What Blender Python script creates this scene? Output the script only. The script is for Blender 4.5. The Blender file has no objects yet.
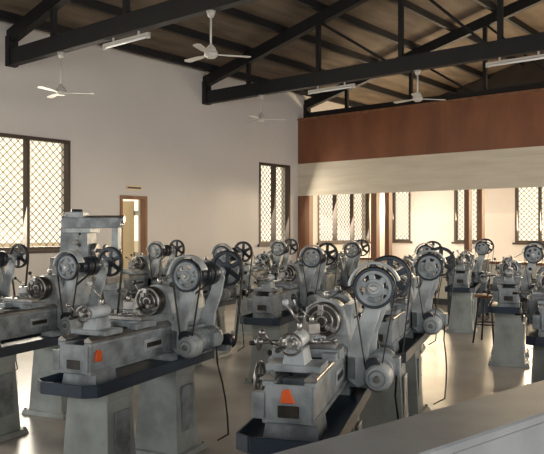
import bpy, math, random
from mathutils import Vector, Matrix
random.seed(4)
sc = bpy.context.scene
COL = sc.collection
pi = math.pi

# ------------------------------------------------------------------ materials
def mat(name, col, rough=0.6, metal=0.0, var=0.0, scale=4.0, col2=None, bump=0.0, spec=None):
    m = bpy.data.materials.new(name); m.use_nodes = True
    nt = m.node_tree; b = nt.nodes['Principled BSDF']
    b.inputs['Base Color'].default_value = (*col, 1)
    b.inputs['Roughness'].default_value = rough
    b.inputs['Metallic'].default_value = metal
    if spec is not None: b.inputs['Specular IOR Level'].default_value = spec
    if var > 0 or col2 or bump:
        tc = nt.nodes.new('ShaderNodeTexCoord')
        n = nt.nodes.new('ShaderNodeTexNoise'); n.inputs['Scale'].default_value = scale
        n.inputs['Detail'].default_value = 6
        nt.links.new(tc.outputs['Object'], n.inputs['Vector'])
        r = nt.nodes.new('ShaderNodeValToRGB')
        c2 = col2 if col2 else tuple(c*(1-var) for c in col)
        r.color_ramp.elements[0].position = 0.35; r.color_ramp.elements[1].position = 0.62
        r.color_ramp.elements[0].color = (*c2, 1); r.color_ramp.elements[1].color = (*col, 1)
        nt.links.new(n.outputs['Fac'], r.inputs['Fac'])
        nt.links.new(r.outputs['Color'], b.inputs['Base Color'])
        if bump:
            bp = nt.nodes.new('ShaderNodeBump'); bp.inputs['Strength'].default_value = bump
            bp.inputs['Distance'].default_value = 0.02
            nt.links.new(n.outputs['Fac'], bp.inputs['Height'])
            nt.links.new(bp.outputs['Normal'], b.inputs['Normal'])
    return m

def wood(name, c1, c2, scale=(1, 1, 14), rough=0.55):
    m = bpy.data.materials.new(name); m.use_nodes = True
    nt = m.node_tree; b = nt.nodes['Principled BSDF']
    tc = nt.nodes.new('ShaderNodeTexCoord'); mp = nt.nodes.new('ShaderNodeMapping')
    mp.inputs['Scale'].default_value = scale
    n = nt.nodes.new('ShaderNodeTexNoise'); n.inputs['Scale'].default_value = 1.0; n.inputs['Detail'].default_value = 8
    r = nt.nodes.new('ShaderNodeValToRGB')
    r.color_ramp.elements[0].position = 0.3; r.color_ramp.elements[1].position = 0.7
    r.color_ramp.elements[0].color = (*c1, 1); r.color_ramp.elements[1].color = (*c2, 1)
    nt.links.new(tc.outputs['Object'], mp.inputs['Vector']); nt.links.new(mp.outputs['Vector'], n.inputs['Vector'])
    nt.links.new(n.outputs['Fac'], r.inputs['Fac']); nt.links.new(r.outputs['Color'], b.inputs['Base Color'])
    b.inputs['Roughness'].default_value = rough
    return m

M_WALL = mat('plaster_wall', (0.655, 0.63, 0.61), 0.85, var=0.06, scale=0.7)
M_DADO = mat('dado_paint', (0.75, 0.70, 0.60), 0.8, var=0.06, scale=1.0)
M_BASE = mat('baseboard_paint', (0.05, 0.05, 0.055), 0.6)
M_FLOOR = mat('concrete_floor', (0.50, 0.465, 0.425), 0.27, var=0.22, scale=1.1, bump=0.02)
M_CEIL = wood('ceiling_board', (0.075, 0.058, 0.042), (0.155, 0.12, 0.088), (1.0, 6, 1), 0.9)
M_TRUSS = mat('truss_paint', (0.006, 0.006, 0.007), 0.65, var=0.3, scale=3)
M_GABLE_SHADE = mat('gable_painted_shade', (0.02, 0.017, 0.015), 0.8, var=0.3, scale=3)  # plaster wall too; the shade under the roof is put into its colour
M_BROWN = wood('brown_board', (0.17, 0.058, 0.025), (0.26, 0.098, 0.043), (2, 2.2, 1.0), 0.5)
M_CREAM = wood('cream_board', (0.64, 0.57, 0.45), (0.76, 0.69, 0.57), (1, 1, 9), 0.6)
M_POST = wood('timber_post', (0.15, 0.062, 0.028), (0.27, 0.12, 0.055), (8, 8, 1), 0.5)
M_FRAME = mat('window_frame_paint', (0.055, 0.035, 0.025), 0.5, var=0.2)
M_GRILL = mat('grille_paint', (0.12, 0.08, 0.045), 0.5)
M_DOOR = mat('door_cream', (0.75, 0.62, 0.40), 0.6, var=0.08, scale=2)
M_FAN = mat('fan_enamel', (0.55, 0.535, 0.50), 0.4, var=0.05)
M_TUBE = mat('tube_glass', (0.85, 0.86, 0.88), 0.3)
M_LOW = mat('parapet_paint', (0.225, 0.25, 0.275), 0.45, var=0.22, scale=5, bump=0.08)
M_GROUND = mat('outside_ground', (0.5, 0.42, 0.3), 0.9, var=0.2)
# machine materials
M_BODY = mat('machine_grey', (0.33, 0.37, 0.40), 0.38, var=0.35, scale=9, col2=(0.15, 0.17, 0.185))
M_TRAY = mat('tray_blue', (0.025, 0.044, 0.075), 0.4, var=0.35, scale=5)
M_STEEL = mat('bare_steel', (0.40, 0.39, 0.38), 0.30, metal=0.85, var=0.4, scale=11)
M_BLACK = mat('rubber_black', (0.014, 0.014, 0.015), 0.55)
M_PED = mat('pedestal_grey', (0.40, 0.44, 0.44), 0.5, var=0.3, scale=5, col2=(0.27, 0.295, 0.29))
M_ORANGE = mat('orange_paint', (0.80, 0.12, 0.02), 0.5)
M_WHEEL = mat('pulley_blue_grey', (0.05, 0.062, 0.08), 0.38, metal=0.4, var=0.4, scale=9)
M_OIL = mat('oily_dark', (0.05, 0.045, 0.04), 0.35, metal=0.3, var=0.5, scale=12)
M_LIGHTG = mat('light_grey_casting', (0.49, 0.535, 0.56), 0.38, var=0.3, scale=8, col2=(0.27, 0.295, 0.31))

# ------------------------------------------------------------------ mesh builder
class MB:
    def __init__(s): s.V=[]; s.F=[]; s.M=[]; s.S=[]; s.mats=[]
    def mi(s, m):
        if m not in s.mats: s.mats.append(m)
        return s.mats.index(m)
    def add(s, V, F, m, smooth=None):
        o=len(s.V); s.V += [tuple(v) for v in V]
        k=s.mi(m)
        for i,f in enumerate(F):
            s.F.append([a+o for a in f]); s.M.append(k)
            s.S.append(bool(smooth[i]) if smooth else False)
    def box(s, x0,x1,y0,y1,z0,z1,m, tx=1.0, ty=1.0, mtx=None):
        cx,cy=(x0+x1)/2,(y0+y1)/2; hx,hy=(x1-x0)/2,(y1-y0)/2
        V=[]
        for z,a,b in ((z0,1,1),(z1,tx,ty)):
            for sx,sy in ((-1,-1),(1,-1),(1,1),(-1,1)):
                V.append(Vector((cx+sx*hx*a, cy+sy*hy*b, z)))
        if mtx: V=[mtx@v for v in V]
        s.add(V,[(3,2,1,0),(4,5,6,7),(0,1,5,4),(1,2,6,5),(2,3,7,6),(3,0,4,7)],m)
    def beam(s, p0, p1, w, h, m, up=(0,0,1)):
        p0=Vector(p0);p1=Vector(p1); d=(p1-p0).normalized(); up=Vector(up)
        r=d.cross(up)
        if r.length<1e-4: r=d.cross(Vector((1,0,0)))
        r.normalize(); u=r.cross(d).normalized()
        V=[]
        for p in (p0,p1):
            for a,b in ((-1,-1),(1,-1),(1,1),(-1,1)):
                V.append(p+r*(a*w/2)+u*(b*h/2))
        s.add(V,[(3,2,1,0),(4,5,6,7),(0,1,5,4),(1,2,6,5),(2,3,7,6),(3,0,4,7)],m)
    def cyl(s, p0, p1, r0, m, r1=None, n=24):
        if r1 is None: r1=r0
        p0=Vector(p0);p1=Vector(p1); d=(p1-p0).normalized()
        a=d.cross(Vector((0,0,1)))
        if a.length<1e-3: a=d.cross(Vector((0,1,0)))
        a.normalize(); b=d.cross(a)
        V=[]
        for p,r in ((p0,r0),(p1,r1)):
            for i in range(n):
                t=2*pi*i/n; V.append(p+a*(math.cos(t)*r)+b*(math.sin(t)*r))
        F=[(i,(i+1)%n,n+(i+1)%n,n+i) for i in range(n)]
        S=[1]*n
        F+= [tuple(reversed(range(n))), tuple(range(n,2*n))]; S+=[0,0]
        s.add(V,F,m,S)
    def ring(s, c, axis, ro, ri, w, m, n=32, a0=0, a1=2*pi):
        c=Vector(c); d=Vector(axis).normalized()
        ref=Vector((0,0,1)) if abs(d.z)<0.9 else Vector((1,0,0))
        a=d.cross(ref).normalized(); b=ref if abs(d.dot(ref))<1e-4 else a.cross(d)
        full=abs(a1-a0-2*pi)<1e-4
        k=n if full else n+1
        V=[]
        for i in range(k):
            t=a0+(a1-a0)*i/n; u=a*math.cos(t)+b*math.sin(t)
            V += [c+u*ro-d*w/2, c+u*ro+d*w/2, c+u*ri+d*w/2, c+u*ri-d*w/2]
        F=[];S=[]
        for i in range(n):
            j=(i+1)%k
            for q in range(4):
                F.append((4*i+q,4*j+q,4*j+(q+1)%4,4*i+(q+1)%4)); S.append(q in (0,2))
        if not full:
            F += [(0,1,2,3),(4*n+3,4*n+2,4*n+1,4*n)]; S+=[0,0]
        s.add(V,F,m,S)
    def torus(s, c, axis, R, r, m, n=28, k=8):
        c=Vector(c); d=Vector(axis).normalized()
        ref=Vector((0,0,1)) if abs(d.z)<0.9 else Vector((1,0,0))
        a=d.cross(ref).normalized(); b=d.cross(a)
        V=[];F=[]
        for i in range(n):
            t=2*pi*i/n; u=a*math.cos(t)+b*math.sin(t)
            for j in range(k):
                p=2*pi*j/k; V.append(c+u*(R+r*math.cos(p))+d*(r*math.sin(p)))
        for i in range(n):
            for j in range(k):
                F.append((i*k+j,((i+1)%n)*k+j,((i+1)%n)*k+(j+1)%k,i*k+(j+1)%k))
        s.add(V,F,m,[1]*len(F))
    def ball(s, c, r, m, n=12, k=8):
        V=[];F=[];c=Vector(c)
        for j in range(1,k):
            p=pi*j/k
            for i in range(n):
                t=2*pi*i/n; V.append(c+Vector((math.sin(p)*math.cos(t),math.sin(p)*math.sin(t),math.cos(p)))*r)
        V.append(c+Vector((0,0,r))); V.append(c-Vector((0,0,r)))
        for j in range(k-2):
            for i in range(n): F.append((j*n+i,(j+1)*n+i,(j+1)*n+(i+1)%n,j*n+(i+1)%n))
        for i in range(n):
            F.append((len(V)-2,i,(i+1)%n)); F.append((len(V)-1,(k-2)*n+(i+1)%n,(k-2)*n+i))
        s.add(V,F,m,[1]*len(F))
    def prism(s, prof, axis, a0, a1, m):
        V=[]
        for a in (a0,a1):
            for p,q in prof:
                V.append({'x':(a,p,q),'y':(p,a,q),'z':(p,q,a)}[axis])
        n=len(prof)
        F=[(i,(i+1)%n,n+(i+1)%n,n+i) for i in range(n)]
        F+=[tuple(reversed(range(n))),tuple(range(n,2*n))]
        s.add(V,F,m)
    def tube(s, pts, r, m, n=8):
        for i in range(len(pts)-1): s.cyl(pts[i],pts[i+1],r,m,n=n)
        for p in pts[1:-1]: s.ball(p,r*1.01,m,8,6)
    def belt(s, c1, r1, c2, r2, x, w, t, m):
        P=[]
        for c,r in ((c1,r1),(c2,r2)):
            for i in range(40):
                a=2*pi*i/40; P.append((c[0]+math.cos(a)*(r+t),c[1]+math.sin(a)*(r+t),c[0]+math.cos(a)*r,c[1]+math.sin(a)*r))
        P.sort()
        def half(Q):
            h=[]
            for p in Q:
                while len(h)>1 and (h[-1][0]-h[-2][0])*(p[1]-h[-2][1])-(h[-1][1]-h[-2][1])*(p[0]-h[-2][0])<=0: h.pop()
                h.append(p)
            return h[:-1]
        H=half(P)+half(P[::-1]); n=len(H); V=[];F=[]
        for p in H:
            V += [(x-w/2,p[0],p[1]),(x+w/2,p[0],p[1]),(x+w/2,p[2],p[3]),(x-w/2,p[2],p[3])]
        for i in range(n):
            j=(i+1)%n
            for q in range(4): F.append((4*i+q,4*j+q,4*j+(q+1)%4,4*i+(q+1)%4))
        s.add(V,F,m)
    def mesh(s, name, bevel=0):
        me=bpy.data.meshes.new(name); me.from_pydata(s.V,[],s.F)
        for m in s.mats: me.materials.append(m)
        for p,k,sm in zip(me.polygons,s.M,s.S): p.material_index=k; p.use_smooth=sm
        me.validate()
        import bmesh
        bm=bmesh.new(); bm.from_mesh(me); bmesh.ops.recalc_face_normals(bm,faces=bm.faces); bm.to_mesh(me); bm.free()
        if bevel:
            o=bpy.data.objects.new('tmp',me); COL.objects.link(o)
            b=o.modifiers.new('b','BEVEL'); b.width=bevel; b.segments=1; b.limit_method='ANGLE'; b.angle_limit=math.radians(40)
            b.use_clamp_overlap=False
            dg=bpy.context.evaluated_depsgraph_get(); dg.update()
            me2=bpy.data.meshes.new_from_object(o.evaluated_get(dg))
            bpy.data.objects.remove(o); me2.name=name; return me2
        return me
    def obj(s, name, loc=(0,0,0), rot=0, bevel=0):
        o=bpy.data.objects.new(name, s.mesh(name,bevel)); COL.objects.link(o)
        o.location=loc; o.rotation_euler=(0,0,rot); return o

# ------------------------------------------------------------------ room dimensions (metres)
YL=9.79; YR=-5.0; XP=12.87; XF=17.0; XN=-4.0
RID=(YL+YR)/2
EAVE=4.62; SL=0.26
def roofz(y): return EAVE+SL*(YL-y if y>RID else y-YR)

def wall_pieces(mb, axis, c0, c1, a0, a1, z0, z1, ops, m):
    def put(p,q,r,s_):
        if q-p<1e-4 or s_-r<1e-4: return
        if axis=='x': mb.box(p,q,c0,c1,r,s_,m)
        else: mb.box(c0,c1,p,q,r,s_,m)
    cur=a0
    for (p,q,r,t) in sorted(ops):
        put(cur,p,z0,z1); put(p,q,z0,r); put(p,q,t,z1); cur=q
    put(cur,a1,z0,z1)

WZ0,WZ1=1.17,2.94
left_ops=[(4.45,6.73,WZ0,WZ1),(7.74,8.36,0,2.09),(11.48,12.56,WZ0,WZ1),(13.65,16.0,WZ0,WZ1),(-0.5,1.8,WZ0,WZ1)]
w=MB(); wall_pieces(w,'x',YL,YL+.25,XN-.25,XF+.25,0,EAVE+.02,left_ops,M_WALL); w.obj('wall_left')
w=MB(); right_ops=[(-2.5,0.5,1.0,3.2),(2,5,1.0,3.2),(6.5,9.5,1.0,3.2),(10.2,12.4,1.0,3.2)]
wall_pieces(w,'x',YR-.25,YR,XN-.25,XF+.25,0,EAVE+.02,right_ops,M_WALL); w.obj('wall_right')
def gable(name,x0,x1,ops,dark=False):
    w=MB(); m2=M_GABLE_SHADE if dark else M_WALL; zt=3.3 if dark else EAVE-.02
    wall_pieces(w,'y',x0,x1,YR,YL,0,zt,ops,M_WALL)
    if dark: w.box(x0,x1,YR,YL,zt,EAVE-.02,m2)  # unlit upper wall, its shade painted as a dark colour
    w.prism([(YR,EAVE-.02),(YL,EAVE-.02),(RID,roofz(RID)-.02)],'x',x0,x1,m2); w.obj(name)
far_ops=[(9.12,9.70,WZ0,WZ1),(7.2,7.86,WZ0,WZ1),(5.1,6.27,WZ0,WZ1),(2.4,3.6,WZ0,WZ1),(-1,1,WZ0,WZ1)]
gable('wall_far',XF,XF+.25,far_ops,True)
gable('wall_near',XN-.25,XN,[(-3.5,-0.5,0.9,3.2),(5.5,8.5,0.9,3.2)])

w=MB(); w.box(XN-.25,XF+.25,YR-.25,YL+.25,-.2,0,M_FLOOR); w.obj('floor')
w=MB(); w.box(-60,80,-60,80,-.35,-.25,M_GROUND); w.obj('ground_outside')

# ceiling
w=MB()
x0,x1=XN-.3,XF+.3
for ya in (YL+.3,YR-.3):
    za=roofz(YL)-SL*.3; zr=roofz(RID)
    w.add([(x0,ya,za),(x1,ya,za),(x1,RID,zr),(x0,RID,zr),(x0,ya,za+.08),(x1,ya,za+.08),(x1,RID,zr+.08),(x0,RID,zr+.08)],
          [(0,1,2,3),(7,6,5,4),(0,4,5,1),(1,5,6,2),(2,6,7,3),(3,7,4,0)],M_CEIL)
w.obj('ceiling')
w=MB()
y=YL-.25
while y>YR+.1:
    z=roofz(y)-.065
    w.beam((XN,y,z),(XF,y,z),.07,.13,M_TRUSS); y-=0.86
w.obj('roof_purlins')

def truss(x):
    w=MB(); zb=3.96; hb=.24
    w.box(x-.06,x+.06,YR,YL,zb,zb+hb,M_TRUSS)
    tz=lambda y: roofz(y)-.13-.10
    for ya in (YL,YR):
        w.beam((x,ya,tz(ya)),(x,RID,tz(RID)),.12,.2,M_TRUSS)
        s=1 if ya>RID else -1
        for k,dy in enumerate((1.15,2.75,4.35,5.95,7.39)):
            y=ya-s*dy
            w.beam((x,y,zb+.1),(x,y,tz(y)),.07,.07,M_TRUSS,up=(1,0,0))
            if k in (1,2,3):
                yn=ya-s*(dy+1.5); w.beam((x,yn,zb+.12),(x,y,tz(y)-.03),.04,.05,M_TRUSS,up=(1,0,0))
        w.box(x-.08,x+.08,min(ya,ya-s*.10),max(ya,ya-s*.10),3.95,4.4,M_TRUSS)
    return w.obj('roof_truss')
for x in (-2.6,1.52,5.67,9.83,13.15): truss(x)

# ------------------------------------------------------------------ glazed partition
w=MB()
wall_pieces(w,'y',XP,XP+.12,YR,YL,0,.84,[],M_DADO)
w.box(XP-.03,XP+.15,YR,YL,.84,.89,M_POST)
w.box(XP,XP+.12,YR,YL,2.28,3.0,M_CREAM)
for z in (2.46,2.64,2.82): w.box(XP-.008,XP,YR,YL,z,z+.012,M_DADO)
w.box(XP-.02,XP,YR,YL,2.26,2.30,M_CREAM)
w.box(XP-.01,XP+.12,YR,YL,3.0,4.0,M_BROWN)
for k in range(12):
    yy=YL-1.22*(k+1); w.box(XP-.012,XP-.009,yy-.004,yy+.004,3.0,4.0,M_BROWN)
w.box(XP-.03,XP+.14,YR,YL,3.99,4.04,M_POST)
for a,b in ((9.46,YL),(7.70,7.84),(7.40,7.50),(5.64,5.74),(5.38,5.46),(3.57,3.68),(3.32,3.4),(1.5,1.6),(1.25,1.35),(-.6,-.5),(-2.6,-2.5),(-5,-4.8)):
    w.box(XP-.01,XP+.13,a,b,.86,2.28,M_POST)
w.obj('wall_partition')

# ------------------------------------------------------------------ windows
wn=[0]
def window(axis, a0,a1,z0,z1,c,outdir,panes,grille=True):
    wn[0]+=1
    w=MB(); f=.05
    def bx(p,q,r,t,c0,c1,m):
        if axis=='x': w.box(p,q,min(c0,c1),max(c0,c1),r,t,m)
        else: w.box(min(c0,c1),max(c0,c1),p,q,r,t,m)
    i,o=c-outdir*.015,c+outdir*.10
    bx(a0,a0+f,z0,z1,i,o,M_FRAME); bx(a1-f,a1,z0,z1,i,o,M_FRAME)
    bx(a0+f,a1-f,z0,z0+f,i,o,M_FRAME); bx(a0+f,a1-f,z1-f,z1,i,o,M_FRAME)
    bx(a0-.05,a1+.05,z0-.05,z0-.001,c-outdir*.06,c+outdir*.0,M_FRAME)
    for k in range(1,panes):
        m=a0+(a1-a0)*k/panes; bx(m-.025,m+.025,z0+f,z1-f,i,o,M_FRAME)
    if grille:
        cc=c+outdir*.16
        def P(a,z): return (a,cc,z) if axis=='x' else (cc,a,z)
        W=a1-a0; H=z1-z0; st=.125
        k=-int(H/st)-1
        while k*st<W:
            for sg in (1,-1):
                s0=max(0,-k*st); s1=min(H,W-k*st)
                if s1-s0>.03:
                    if sg>0: w.cyl(P(a0+k*st+s0,z0+s0),P(a0+k*st+s1,z0+s1),.006,M_GRILL,n=6)
                    else: w.cyl(P(a0+k*st+s0,z1-s0),P(a0+k*st+s1,z1-s1),.006,M_GRILL,n=6)
            k+=1
    w.obj('window_%d'%wn[0])
for op in left_ops:
    if op[2]>0: window('x',op[0],op[1],op[2],op[3],YL,1,3 if op[1]-op[0]>2 else 2)
for op in far_ops: window('y',op[0],op[1],op[2],op[3],XF,1,1 if op[1]-op[0]<.8 else 2)
for op in right_ops: window('x',op[0],op[1],op[2],op[3],YR,-1,4,False)

# door
w=MB()
w.box(7.745,7.80,YL-.012,YL+.12,.002,2.085,M_POST); w.box(8.30,8.355,YL-.012,YL+.12,.002,2.085,M_POST)
w.box(7.80,8.30,YL-.012,YL+.12,2.03,2.085,M_POST)
mt=Matrix.Translation((8.29,YL+.29,0))@Matrix.Rotation(math.radians(118),4,'Z')
w.box(0,.49,-.02,.02,.02,2.01,M_DOOR,mtx=mt)
w.box(.06,.43,-.026,.026,1.15,1.9,M_DOOR,mtx=mt); w.box(.06,.43,-.026,.026,.2,.95,M_DOOR,mtx=mt)
w.cyl(mt@Vector((.44,-.05,1.02)),mt@Vector((.44,.05,1.02)),.015,M_STEEL,n=10)
for z in (.3,1.0,1.75): w.box(8.29,8.32,YL+.11,YL+.31,z,z+.08,M_STEEL)
w.obj('door_1')
w=MB(); w.box(7.88,8.22,YL-.015,YL-.001,2.19,2.27,M_DOOR); w.box(7.90,8.20,YL-.018,YL-.015,2.215,2.245,M_FRAME); w.obj('door_sign')
w=MB(); wall_pieces(w,'x',YL-.02,YL,XN,7.70,0,.12,[],M_BASE); wall_pieces(w,'x',YL-.02,YL,8.40,XP,0,.12,[],M_BASE); w.obj('baseboard_left')
w=MB(); w.box(XP-.02,XP,YR,YL-.02,0,.12,M_BASE); w.obj('baseboard_back')

# parapet low wall near the viewer
ang=math.atan2(-.181,.984)
w=MB(); w.box(-2.1,5.0,-.20,0,0,.945,M_LOW); w.box(-2.1,5.0,-.215,.015,.945,.975,M_LOW)
w.obj('parapet_wall',(1.494,.986,0),ang,bevel=.006)

# ------------------------------------------------------------------ ceiling fans and tube lights
def fan(x,y,z,rot):
    w=MB()
    w.cyl((0,0,.06),(0,0,3.96-z),.012,M_FAN,n=10)
    w.cyl((0,0,3.96-z-.07),(0,0,3.96-z),.03,M_FAN,r1=.055)
    w.cyl((0,0,.07),(0,0,.11),.055,M_FAN,r1=.02)
    w.cyl((0,0,.03),(0,0,.07),.07,M_FAN,r1=.05); w.cyl((0,0,-.02),(0,0,.03),.075,M_FAN)
    w.cyl((0,0,-.04),(0,0,-.02),.045,M_FAN,r1=.07)
    for k in range(3):
        R=Matrix.Rotation(rot+k*2*pi/3,4,'Z')@Matrix.Rotation(math.radians(6),4,'X')
        w.box(.07,.17,-.015,.015,-.006,.006,M_FAN,mtx=R)
        pr=[(.14,-.025),(.20,-.038),(.43,-.045),(.46,-.022),(.46,.022),(.43,.045),(.20,.038),(.14,.025)]
        V=[R@Vector((p,q,h)) for h in (-.004,.004) for p,q in pr]; n=8
        w.add(V,[tuple(reversed(range(n))),tuple(range(n,2*n))]+[(i,(i+1)%n,n+(i+1)%n,n+i) for i in range(n)],M_FAN)
    w.obj('ceiling_fan',(x,y,z),0)
A0=-.883
fan(5.67,8.46,3.40,A0+.15); fan(5.67,5.55,3.47,A0+.25); fan(9.83,8.33,3.52,A0+.1); fan(9.83,5.15,3.52,A0+.2); fan(1.52,4.5,3.5,.3); fan(9.83,1.5,3.5,.2)
def tube(x,y0,y1):
    w=MB(); z=3.86
    w.box(x-.02,x+.02,y0,y1,z+.02,z+.05,M_FAN)
    w.cyl((x,y0+.04,z),(x,y1-.04,z),.014,M_TUBE,n=12)
    for y in (y0,y1-.04): w.box(x-.018,x+.018,y,y+.04,z-.018,z+.03,M_FAN)
    for y in (y0+.2,y1-.2): w.box(x-.01,x+.01,y-.01,y+.01,z+.05,3.97,M_FAN)
    w.obj('tube_light')
tube(5.67,6.6,7.5); tube(9.83,6.3,7.25); tube(9.83,3.1,4.05)

# ------------------------------------------------------------------ metal lathe
def handwheel(w,c,ax,R,r,m,spokes=4,knob=True,hub=.018):
    c=Vector(c); d=Vector(ax).normalized()
    w.torus(c,d,R,r,m); w.cyl(c-d*.02,c+d*.02,hub,m,n=14)
    ref=Vector((0,0,1)); a=d.cross(ref).normalized(); b=d.cross(a)
    for k in range(spokes):
        t=2*pi*k/spokes+.4; u=a*math.cos(t)+b*math.sin(t)
        w.cyl(c,c+u*R,.006,m,n=8)
    if knob:
        u=a*math.cos(.4)+b*math.sin(.4); w.cyl(c+u*R,c+u*R+d*.06,.008,M_BLACK,r1=.012,n=10)

def lathe_mesh(name, cx=-.06, tx=-.37, mark='side'):
    w=MB(); SZ=1.03
    XT=-.56   # tail end of bed
    for px in (-.34,.38):
        w.box(px-.14,px+.14,-.17,.17,.03,.60,M_PED,tx=.80,ty=.80)
        w.box(px-.175,px+.175,-.22,.22,0,.035,M_PED,tx=.94,ty=.94)
        w.box(px-.12,px+.12,-.15,.15,.53,.60,M_PED)
        w.box(px-.075,px+.075,-.166,-.150,.16,.46,M_BODY,tx=.88,ty=1)
        w.cyl((px+.05,-.17,.31),(px+.05,-.155,.31),.010,M_STEEL,n=8)
        for sx in (-.15,.15):
            for sy in (-.195,.195): w.cyl((px+sx,sy,.03),(px+sx,sy,.05),.011,M_STEEL,n=6)
    # chip tray
    a,b=-.62,.66
    w.prism([(a-.04,-.14),(a,-.20),(b,-.20),(b+.04,-.15),(b+.04,.15),(b,.20),(a,.20),(a-.04,.14)],'z',.60,.62,M_TRAY)
    for q in ((a,b,-.211,-.20),(a,b,.20,.211),(a-.051,a-.04,-.14,.14),(b+.04,b+.051,-.15,.15)):
        w.box(q[0],q[1],q[2],q[3],.596,.665,M_TRAY)
    for (p,q) in (((a-.045,-.14),(a,-.206)),((a-.045,.14),(a,.206)),((b+.046,-.15),(b,-.206)),((b+.046,.15),(b,.206))):
        w.beam((p[0],p[1],.6305),(q[0],q[1],.6305),.012,.069,M_TRAY)
    # bed on two feet
    for px in (-.43,.42):
        w.box(px-.10,px+.10,-.12,.12,.62,.71,M_BODY,tx=.9,ty=.9)
    yb=.09
    for s in (-1,1):
        w.box(XT,.68,s*yb-.014,s*yb+.014,.70,.87,M_BODY)
        w.prism([(s*yb-.028,.87),(s*yb+.028,.87),(s*yb+.028,.885),(s*yb,.905),(s*yb-.028,.885)],'x',XT,.30,M_STEEL)
        w.box(XT-.005,.69,s*yb-.024,s*yb+.024,.695,.715,M_BODY)
        w.box(XT-.005,.69,s*yb-.024,s*yb+.024,.848,.87,M_BODY)
    for x in (-.52,-.35,-.15,.05,.3,.6): w.box(x-.018,x+.018,-.08,.08,.71,.845,M_BODY)
    w.box(XT-.012,XT+.0,-.095,.095,.70,.86,M_BODY)
    w.box(XT-.016,XT-.012,-.045,.045,.725,.775,M_OIL)
    # worn orange paint mark near the tail end
    if mark=='side': w.prism([(-.525,.765),(-.465,.76),(-.47,.82),(-.50,.83),(-.52,.81)],'y',-.117,-.105,M_ORANGE)
    if mark=='end': w.prism([(-.03,.785),(.035,.785),(.025,.838),(-.005,.845)],'x',XT-.018,XT-.012,M_ORANGE)
    w.box(-.04,.16,-.110,-.103,.745,.815,M_LIGHTG); w.box(-.02,.14,-.112,-.109,.765,.795,M_OIL)
    # headstock
    w.box(.25,.68,-.125,.125,.87,.95,M_LIGHTG)
    def bearing(x0,x1):
        pr=[(-.125,.94),(.125,.94),(.11,1.02)]
        for k in range(9):
            t=pi*k/8; pr.append((.10*math.cos(t),SZ+.01+.095*math.sin(t)))
        pr.append((-.11,1.02)); w.prism(pr,'x',x0,x1,M_LIGHTG)
    bearing(.25,.34); bearing(.59,.67)
    w.box(.34,.59,-.125,-.085,.95,1.10,M_LIGHTG); w.box(.34,.59,.075,.125,.95,1.08,M_LIGHTG)
    for a_,b_,r in ((.34,.41,.095),(.41,.47,.08),(.47,.53,.064),(.53,.59,.085)): w.cyl((a_,0,SZ),(b_,0,SZ),r,M_STEEL)
    w.cyl((.295,0,1.13),(.295,0,1.17),.018,M_STEEL,n=12); w.cyl((.63,0,1.13),(.63,0,1.17),.018,M_STEEL,n=12)
    # chuck
    w.cyl((.235,0,SZ),(.25,0,SZ),.07,M_STEEL); w.cyl((.215,0,SZ),(.237,0,SZ),.082,M_OIL,n=32); w.cyl((.145,0,SZ),(.216,0,SZ),.095,M_OIL,n=32)
    w.ring((.143,0,SZ),(1,0,0),.093,.080,.006,M_STEEL); w.ring((.143,0,SZ),(1,0,0),.06,.052,.006,M_STEEL); w.cyl((.135,0,SZ),(.146,0,SZ),.03,M_STEEL); w.cyl((.130,0,SZ),(.137,0,SZ),.02,M_BLACK)
    for k in range(3):
        t=pi/2+k*2*pi/3; R=Matrix.Translation((-.02,0,SZ))@Matrix.Rotation(t,4,'X')
        w.box(.13,.166,.035,.090,-.014,.014,M_STEEL,mtx=R); w.box(.105,.132,.035,.062,-.014,.014,M_STEEL,mtx=R)
    # gear-end guard
    pr=[(-.11,.70),(.14,.70),(.15,.85)]
    for k in range(9):
        t=pi*k/8; pr.append((.10*math.cos(t)+.02,SZ+.02+.10*math.sin(t)))
    pr.append((-.12,.85)); w.prism(pr,'x',.69,.73,M_BODY)
    # feed gearbox and levers
    w.box(.28,.60,.115,.20,.72,.87,M_BODY); w.box(.24,.28,.12,.18,.72,.82,M_BODY)
    for x in (.34,.44,.54):
        w.cyl((x,.20,.80),(x,.235,.80),.016,M_STEEL,n=12); w.cyl((x,.225,.80),(x-.03,.245,.72),.006,M_STEEL,n=8); w.ball((x-.03,.245,.72),.013,M_BLACK)
    w.cyl((.31,.125,1.03),(.31,.165,1.03),.02,M_STEEL,n=12); w.cyl((.31,.155,1.03),(.26,.175,1.14),.007,M_STEEL,n=8); w.ball((.26,.175,1.14),.015,M_BLACK)
    # lead screw / feed rod
    w.cyl((XT+.04,.14,.79),(.28,.14,.79),.011,M_STEEL,n=12); w.cyl((XT+.04,.14,.735),(.28,.14,.735),.009,M_STEEL,n=12)
    w.box(XT,XT+.05,.105,.16,.71,.82,M_BODY)
    # carriage
    w.box(cx-.11,cx+.11,-.135,-.07,.895,.93,M_BODY); w.box(cx-.11,cx+.11,.07,.16,.895,.93,M_BODY); w.box(cx-.055,cx+.055,-.145,.18,.90,.94,M_BODY)
    w.box(cx-.04,cx+.04,-.12,.16,.94,.965,M_STEEL); w.cyl((cx,0,.96),(cx,0,.98),.045,M_STEEL)
    R=Matrix.Translation((cx,0,0))@Matrix.Rotation(math.radians(35),4,'Z')
    w.box(-.10,.07,-.03,.03,.975,1.005,M_BODY,mtx=R); w.box(-.03,.03,-.03,.03,1.005,1.055,M_STEEL,mtx=R)
    w.cyl((cx,0,1.055),(cx,0,1.085),.012,M_STEEL,n=12); w.cyl((cx,0,1.075),(cx-.03,.05,1.12),.006,M_STEEL,n=8); w.ball((cx-.03,.05,1.12),.012,M_BLACK)
    p0=R@Vector((-.10,0,.99)); p1=R@Vector((-.15,0,.99)); w.cyl(p0,p1,.011,M_STEEL,n=12)
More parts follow.
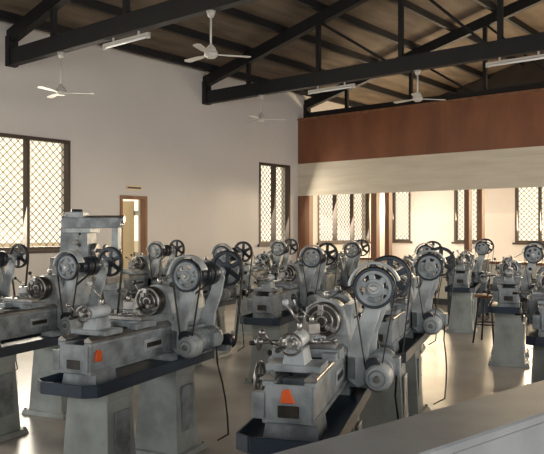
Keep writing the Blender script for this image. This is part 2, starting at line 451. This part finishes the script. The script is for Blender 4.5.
    w.cyl(p1+Vector((.025,-.04,.0)),p1+Vector((-.025,.04,.0)),.006,M_STEEL,n=8); w.ball(p1+Vector((.025,-.04,0)),.012,M_STEEL); w.ball(p1+Vector((-.025,.04,0)),.012,M_STEEL)
    w.box(cx-.11,cx+.11,.12,.185,.70,.90,M_BODY)
    w.cyl((cx,.16,.955),(cx,.26,.955),.011,M_STEEL,n=12); handwheel(w,(cx,.26,.955),(0,1,0),.04,.006,M_STEEL,2)
    handwheel(w,(cx-.06,.24,.79),(0,1,0),.075,.010,M_STEEL,4,hub=.02); w.cyl((cx-.06,.18,.79),(cx-.06,.24,.79),.015,M_STEEL,n=12)
    for dz,dx in ((.80,.05),(.74,.085)):
        w.cyl((cx+dx,.185,dz),(cx+dx,.22,dz),.012,M_STEEL,n=10); w.cyl((cx+dx,.215,dz),(cx+dx+.03,.23,dz+.09),.006,M_STEEL,n=8); w.ball((cx+dx+.03,.23,dz+.09),.013,M_BLACK)
    # tailstock
    w.box(tx-.08,tx+.09,-.12,.12,.895,.925,M_BODY); w.box(tx-.065,tx+.075,-.05,.05,.92,.99,M_BODY,tx=.85,ty=.8)
    w.cyl((tx-.08,0,SZ-.01),(tx+.09,0,SZ-.01),.036,M_LIGHTG); w.cyl((tx+.09,0,SZ-.01),(tx+.12,0,SZ-.01),.020,M_STEEL); w.cyl((tx+.12,0,SZ-.01),(tx+.16,0,SZ-.01),.014,M_STEEL,r1=.002)
    w.cyl((tx-.11,0,SZ-.01),(tx-.08,0,SZ-.01),.024,M_STEEL); handwheel(w,(tx-.12,0,SZ-.01),(-1,0,0),.045,.007,M_STEEL,3,hub=.016)
    w.cyl((tx+.05,.0,SZ+.02),(tx+.05,.0,SZ+.06),.011,M_STEEL,n=10); w.cyl((tx+.05,0,SZ+.05),(tx+.01,.055,SZ+.15),.007,M_STEEL,n=8); w.ball((tx+.01,.055,SZ+.15),.015,M_LIGHTG)
    w.cyl((tx-.03,.045,.98),(tx-.03,.10,1.0),.010,M_STEEL,n=8); w.cyl((tx-.03,.10,1.0),(tx-.09,.13,1.06),.007,M_STEEL,n=8); w.ball((tx-.09,.13,1.06),.014,M_STEEL)
    # rear countershaft: swinging bracket, pulleys, guard, belts
    WY,WZ,WR=-.26,1.20,.104; MY,MZ=-.215,.81
    def arm(x0,x1):
        pr=[(-.115,.72),(-.115,.86),(-.155,.98),(-.20,1.08),(-.225,1.20),(-.25,1.235),(-.29,1.22),(-.30,1.16),(-.275,1.04),(-.23,.92),(-.22,.82),(-.21,.70),(-.17,.68)]
        w.prism(pr,'x',x0,x1,M_LIGHTG)
    arm(.25,.275); arm(.63,.655)
    w.box(.25,.655,-.16,-.115,.72,.84,M_BODY)
    w.cyl((.17,WY,WZ),(.73,WY,WZ),.016,M_STEEL,n=14)
    for x in (.265,.64): w.cyl((x-.03,WY,WZ),(x+.03,WY,WZ),.04,M_BODY,n=18)
    for a_,b_,r in ((.34,.40,.05),(.40,.46,.065),(.46,.52,.08)): w.cyl((a_,WY,WZ),(b_,WY,WZ),r,M_WHEEL)
    wx=.205
    w.ring((wx,WY,WZ),(1,0,0),WR,WR-.014,.036,M_WHEEL,n=36); w.ring((wx,WY,WZ),(1,0,0),WR-.012,WR-.032,.026,M_BODY,n=36)
    w.cyl((wx-.028,WY,WZ),(wx+.028,WY,WZ),.032,M_LIGHTG,n=20); w.ring((wx,WY,WZ),(1,0,0),.048,.03,.02,M_BODY,n=28)
    for k in range(6):
        t=2*pi*k/6+.3; w.beam((wx,WY,WZ),(wx,WY+math.cos(t)*(WR-.02),WZ+math.sin(t)*(WR-.02)),.030,.014,M_BODY,up=(1,0,0))
    w.ring((wx+.015,WY,WZ),(1,0,0),WR+.030,WR+.018,.07,M_LIGHTG,n=24,a0=.3,a1=pi*.98)
    w.belt((WY,WZ),WR,(MY-.04,MZ),.040,wx,.018,.006,M_BLACK)
    # outer flat-belt pulley at the gear end, with long belt
    GY,GZ,GR=-.285,1.22,.122
    w.ring((.71,GY,GZ),(1,0,0),GR,GR-.018,.035,M_WHEEL,n=36); w.cyl((.695,GY,GZ),(.73,GY,GZ),.045,M_WHEEL,n=20)
    for k in range(6):
        t=2*pi*k/6+.6; w.beam((.71,GY,GZ),(.71,GY+math.cos(t)*(GR-.01),GZ+math.sin(t)*(GR-.01)),.034,.013,M_WHEEL,up=(1,0,0))
    w.belt((GY,GZ),GR,(-.30,.72),.05,.71,.026,.008,M_BLACK); w.cyl((.64,-.30,.72),(.725,-.30,.72),.05,M_WHEEL,n=18)
    w.box(.60,.68,-.34,-.12,.66,.70,M_BODY)
    w.belt((WY,WZ),.066,(0,SZ),.081,.43,.035,.006,M_BLACK)
    # motor slung behind the bed
    w.cyl((.17,MY-.04,MZ),(.225,MY-.04,MZ),.040,M_WHEEL,n=20)
    w.cyl((.25,MY-.06,MZ-.04),(.54,MY-.06,MZ-.04),.074,M_BODY,n=28)
    for k in range(6): w.ring((.31+k*.036,MY-.06,MZ-.04),(1,0,0),.080,.070,.009,M_BODY,n=28)
    w.cyl((.15,MY-.065,MZ-.06),(.18,MY-.065,MZ-.06),.056,M_LIGHTG,r1=.074,n=28); w.cyl((.18,MY-.065,MZ-.06),(.255,MY-.065,MZ-.06),.074,M_LIGHTG,n=28)
    w.ring((.148,MY-.065,MZ-.06),(1,0,0),.045,.037,.01,M_BODY); w.cyl((.135,MY-.065,MZ-.06),(.155,MY-.065,MZ-.06),.018,M_STEEL,n=14)
    w.box(.36,.46,MY-.16,MY-.11,MZ-.08,MZ+.01,M_BODY)
    w.box(.32,.56,-.25,-.11,.665,.70,M_BODY)
    pts=[(.42,MY-.14,.74)]+[(.42+.045*k,MY-.11-.03*math.sin(k*.6),.73-.13*k) for k in range(1,6)]+[(.66,MY-.02,.02)]
    w.tube(pts,.006,M_BLACK)
    return w.mesh(name,bevel=.0028)

meshes=[lathe_mesh('lathe_mesh_a'),lathe_mesh('lathe_mesh_b',cx=-.0,tx=-.40,mark=''),lathe_mesh('lathe_mesh_c',cx=-.10,tx=-.41,mark='end'),lathe_mesh('lathe_mesh_d',cx=-.04,tx=-.38,mark='')]
def RD(r,d): return (.773*d+.635*r, .635*d-.773*r)
layout=[
 (-.865,4.39,15.4,0),(-1.92,5.40,15.4,1),(.215,3.42,24.4,2),(.917,5.37,19.4,3),(-.90,7.97,15.4,1),
 (-1.90,9.4,15.4,1),(-3.15,6.66,15.4,3),(.10,7.2,19.4,1),(-.22,10.4,19.4,3),(.80,9.7,19.4,1),
 (1.55,8.4,19.4,3),(2.9,10.6,19.4,1),(2.75,8.1,19.4,1),(2.40,6.0,19.4,3)]
for r,d,h,k in layout:
    X,Y=RD(r,d)
    o=bpy.data.objects.new('metal_lathe',meshes[k]); COL.objects.link(o)
    o.location=(X,Y,0); o.rotation_euler=(0,0,math.radians(h))

# ------------------------------------------------------------------ milling machine
w=MB()
w.box(-.26,.26,-.45,.32,0,.12,M_PED,tx=.95,ty=.96)
w.box(-.17,.17,-.10,.26,.12,1.46,M_BODY,tx=.82,ty=.8)
w.box(-.15,.15,-.10,.22,1.46,1.51,M_LIGHTG)
w.prism([(-.40,1.54),(-.37,1.51),(.22,1.51),(.24,1.54),(.24,1.62),(-.37,1.62),(-.40,1.60)],'x',-.08,.08,M_BODY)
w.cyl((0,-.42,1.60),(0,.26,1.60),.045,M_STEEL,n=18)
w.box(-.09,.09,.0,.20,1.62,1.68,M_LIGHTG)
w.cyl((0,.10,1.58),(0,.10,1.71),.06,M_WHEEL,n=20)
w.box(-.06,.06,-.37,-.30,1.20,1.54,M_LIGHTG); w.cyl((0,-.39,1.27),(0,-.08,1.27),.02,M_STEEL)
w.cyl((0,-.23,1.27),(0,-.20,1.27),.07,M_STEEL,n=24); w.cyl((0,-.13,1.27),(0,-.07,1.27),.08,M_STEEL)
w.box(-.13,.13,-.42,-.09,.66,.86,M_BODY); w.box(-.12,.12,-.38,-.12,.86,.94,M_LIGHTG); w.box(-.36,.36,-.36,-.14,.94,1.0,M_STEEL)
for yy in (-.31,-.25,-.19): w.box(-.355,.355,yy-.01,yy+.01,1.0,1.006,M_OIL)
w.cyl((0,-.28,.12),(0,-.28,.66),.03,M_STEEL)
handwheel(w,(-.41,-.25,.97),(-1,0,0),.08,.009,M_STEEL); handwheel(w,(0,-.47,.76),(0,-1,0),.08,.009,M_STEEL)
w.cyl((-.41,-.25,.97),(-.35,-.25,.97),.015,M_STEEL,n=10); w.cyl((0,-.47,.76),(0,-.41,.76),.015,M_STEEL,n=10)
w.box(-.11,.11,.24,.35,.9,1.2,M_PED); w.cyl((0,.37,1.05),(0,.30,1.05),.10,M_WHEEL)
for z in (1.36,1.24): w.cyl((-.14,.05,z),(-.18,.05,z),.03,M_STEEL,n=12); w.cyl((-.17,.05,z),(-.18,.0,z+.09),.007,M_STEEL,n=8); w.ball((-.18,.0,z+.09),.014,M_BLACK)
X,Y=RD(-1.98,7.45); w.obj('milling_machine',(X,Y,0),math.radians(34),bevel=.005)

# stool + cabinet on the right
w=MB()
w.cyl((0,0,.60),(0,0,.635),.17,M_POST,n=28)
for k in range(4):
    t=pi/4+k*pi/2; w.cyl((.11*math.cos(t),.11*math.sin(t),.60),(.2*math.cos(t),.2*math.sin(t),0),.013,M_BLACK,n=8)
w.torus((0,0,.25),(0,0,1),.163,.009,M_BLACK)
X,Y=RD(2.85,9.25); w.obj('stool',(X,Y,0))
w=MB()
w.box(-.3,.3,-.2,.2,.05,.95,M_TRAY); w.box(-.32,.32,-.22,.22,.95,.98,M_TRAY); w.box(-.27,.27,-.21,-.20,.1,.5,M_WHEEL); w.box(-.27,.27,-.21,-.20,.53,.92,M_WHEEL)
for x in (-.27,.27):
    for y in (-.17,.17): w.box(x-.02,x+.02,y-.02,y+.02,0,.06,M_BLACK)
X,Y=RD(3.42,12.2); w.obj('tool_cabinet',(X,Y,0),math.radians(-90),bevel=.005)

# ------------------------------------------------------------------ light
wd=bpy.data.worlds.new('World'); sc.world=wd; wd.use_nodes=True
bg=wd.node_tree.nodes['Background']; bg.inputs['Color'].default_value=(1.0,.88,.66,1); bg.inputs['Strength'].default_value=1.45
def area(name,loc,target,sx,sy,power,col):
    l=bpy.data.lights.new(name,'AREA'); l.shape='RECTANGLE'; l.size=sx; l.size_y=sy; l.energy=power; l.color=col
    o=bpy.data.objects.new(name,l); COL.objects.link(o); o.location=loc
    o.rotation_euler=(Vector(target)-Vector(loc)).to_track_quat('-Z','Z').to_euler(); return o
for op in right_ops:
    area('window_fill',((op[0]+op[1])/2,YR+.05,2.1),((op[0]+op[1])/2+.5,YL,1.2),op[1]-op[0],2.1,150,(1,.94,.88))  # added fill lamps at unseen right wall openings, to brighten the interior
for ya in (-2,7): area('window_fill',(XN+.05,ya,2.05),(8,ya,1.0),2.9,2.2,110,(.84,.93,1))  # added fill lamps behind the camera, standing in for unseen windows
for op in left_ops:
    if op[2]>0: area('window_fill',((op[0]+op[1])/2,YL-.03,2.05),((op[0]+op[1])/2-1.5,0,-1.5),op[1]-op[0],1.7,(30 if 11<op[0]<12 else 85)*(op[1]-op[0]),(1,.90,.74))
for op in far_ops:
    area('window_fill',(XF-.03,(op[0]+op[1])/2,2.05),(0,(op[0]+op[1])/2,-1),op[1]-op[0],1.7,165*(op[1]-op[0]),(1,.78,.50))

# ------------------------------------------------------------------ camera
cam=bpy.data.cameras.new('Camera'); co=bpy.data.objects.new('Camera',cam); COL.objects.link(co); sc.camera=co
cam.sensor_width=36; cam.lens=700/544*36; cam.shift_y=2/544
co.location=(0,0,1.5); co.rotation_euler=(pi/2,0,math.radians(39.4-90))
cam.clip_start=.05
sc.view_settings.view_transform='Standard'
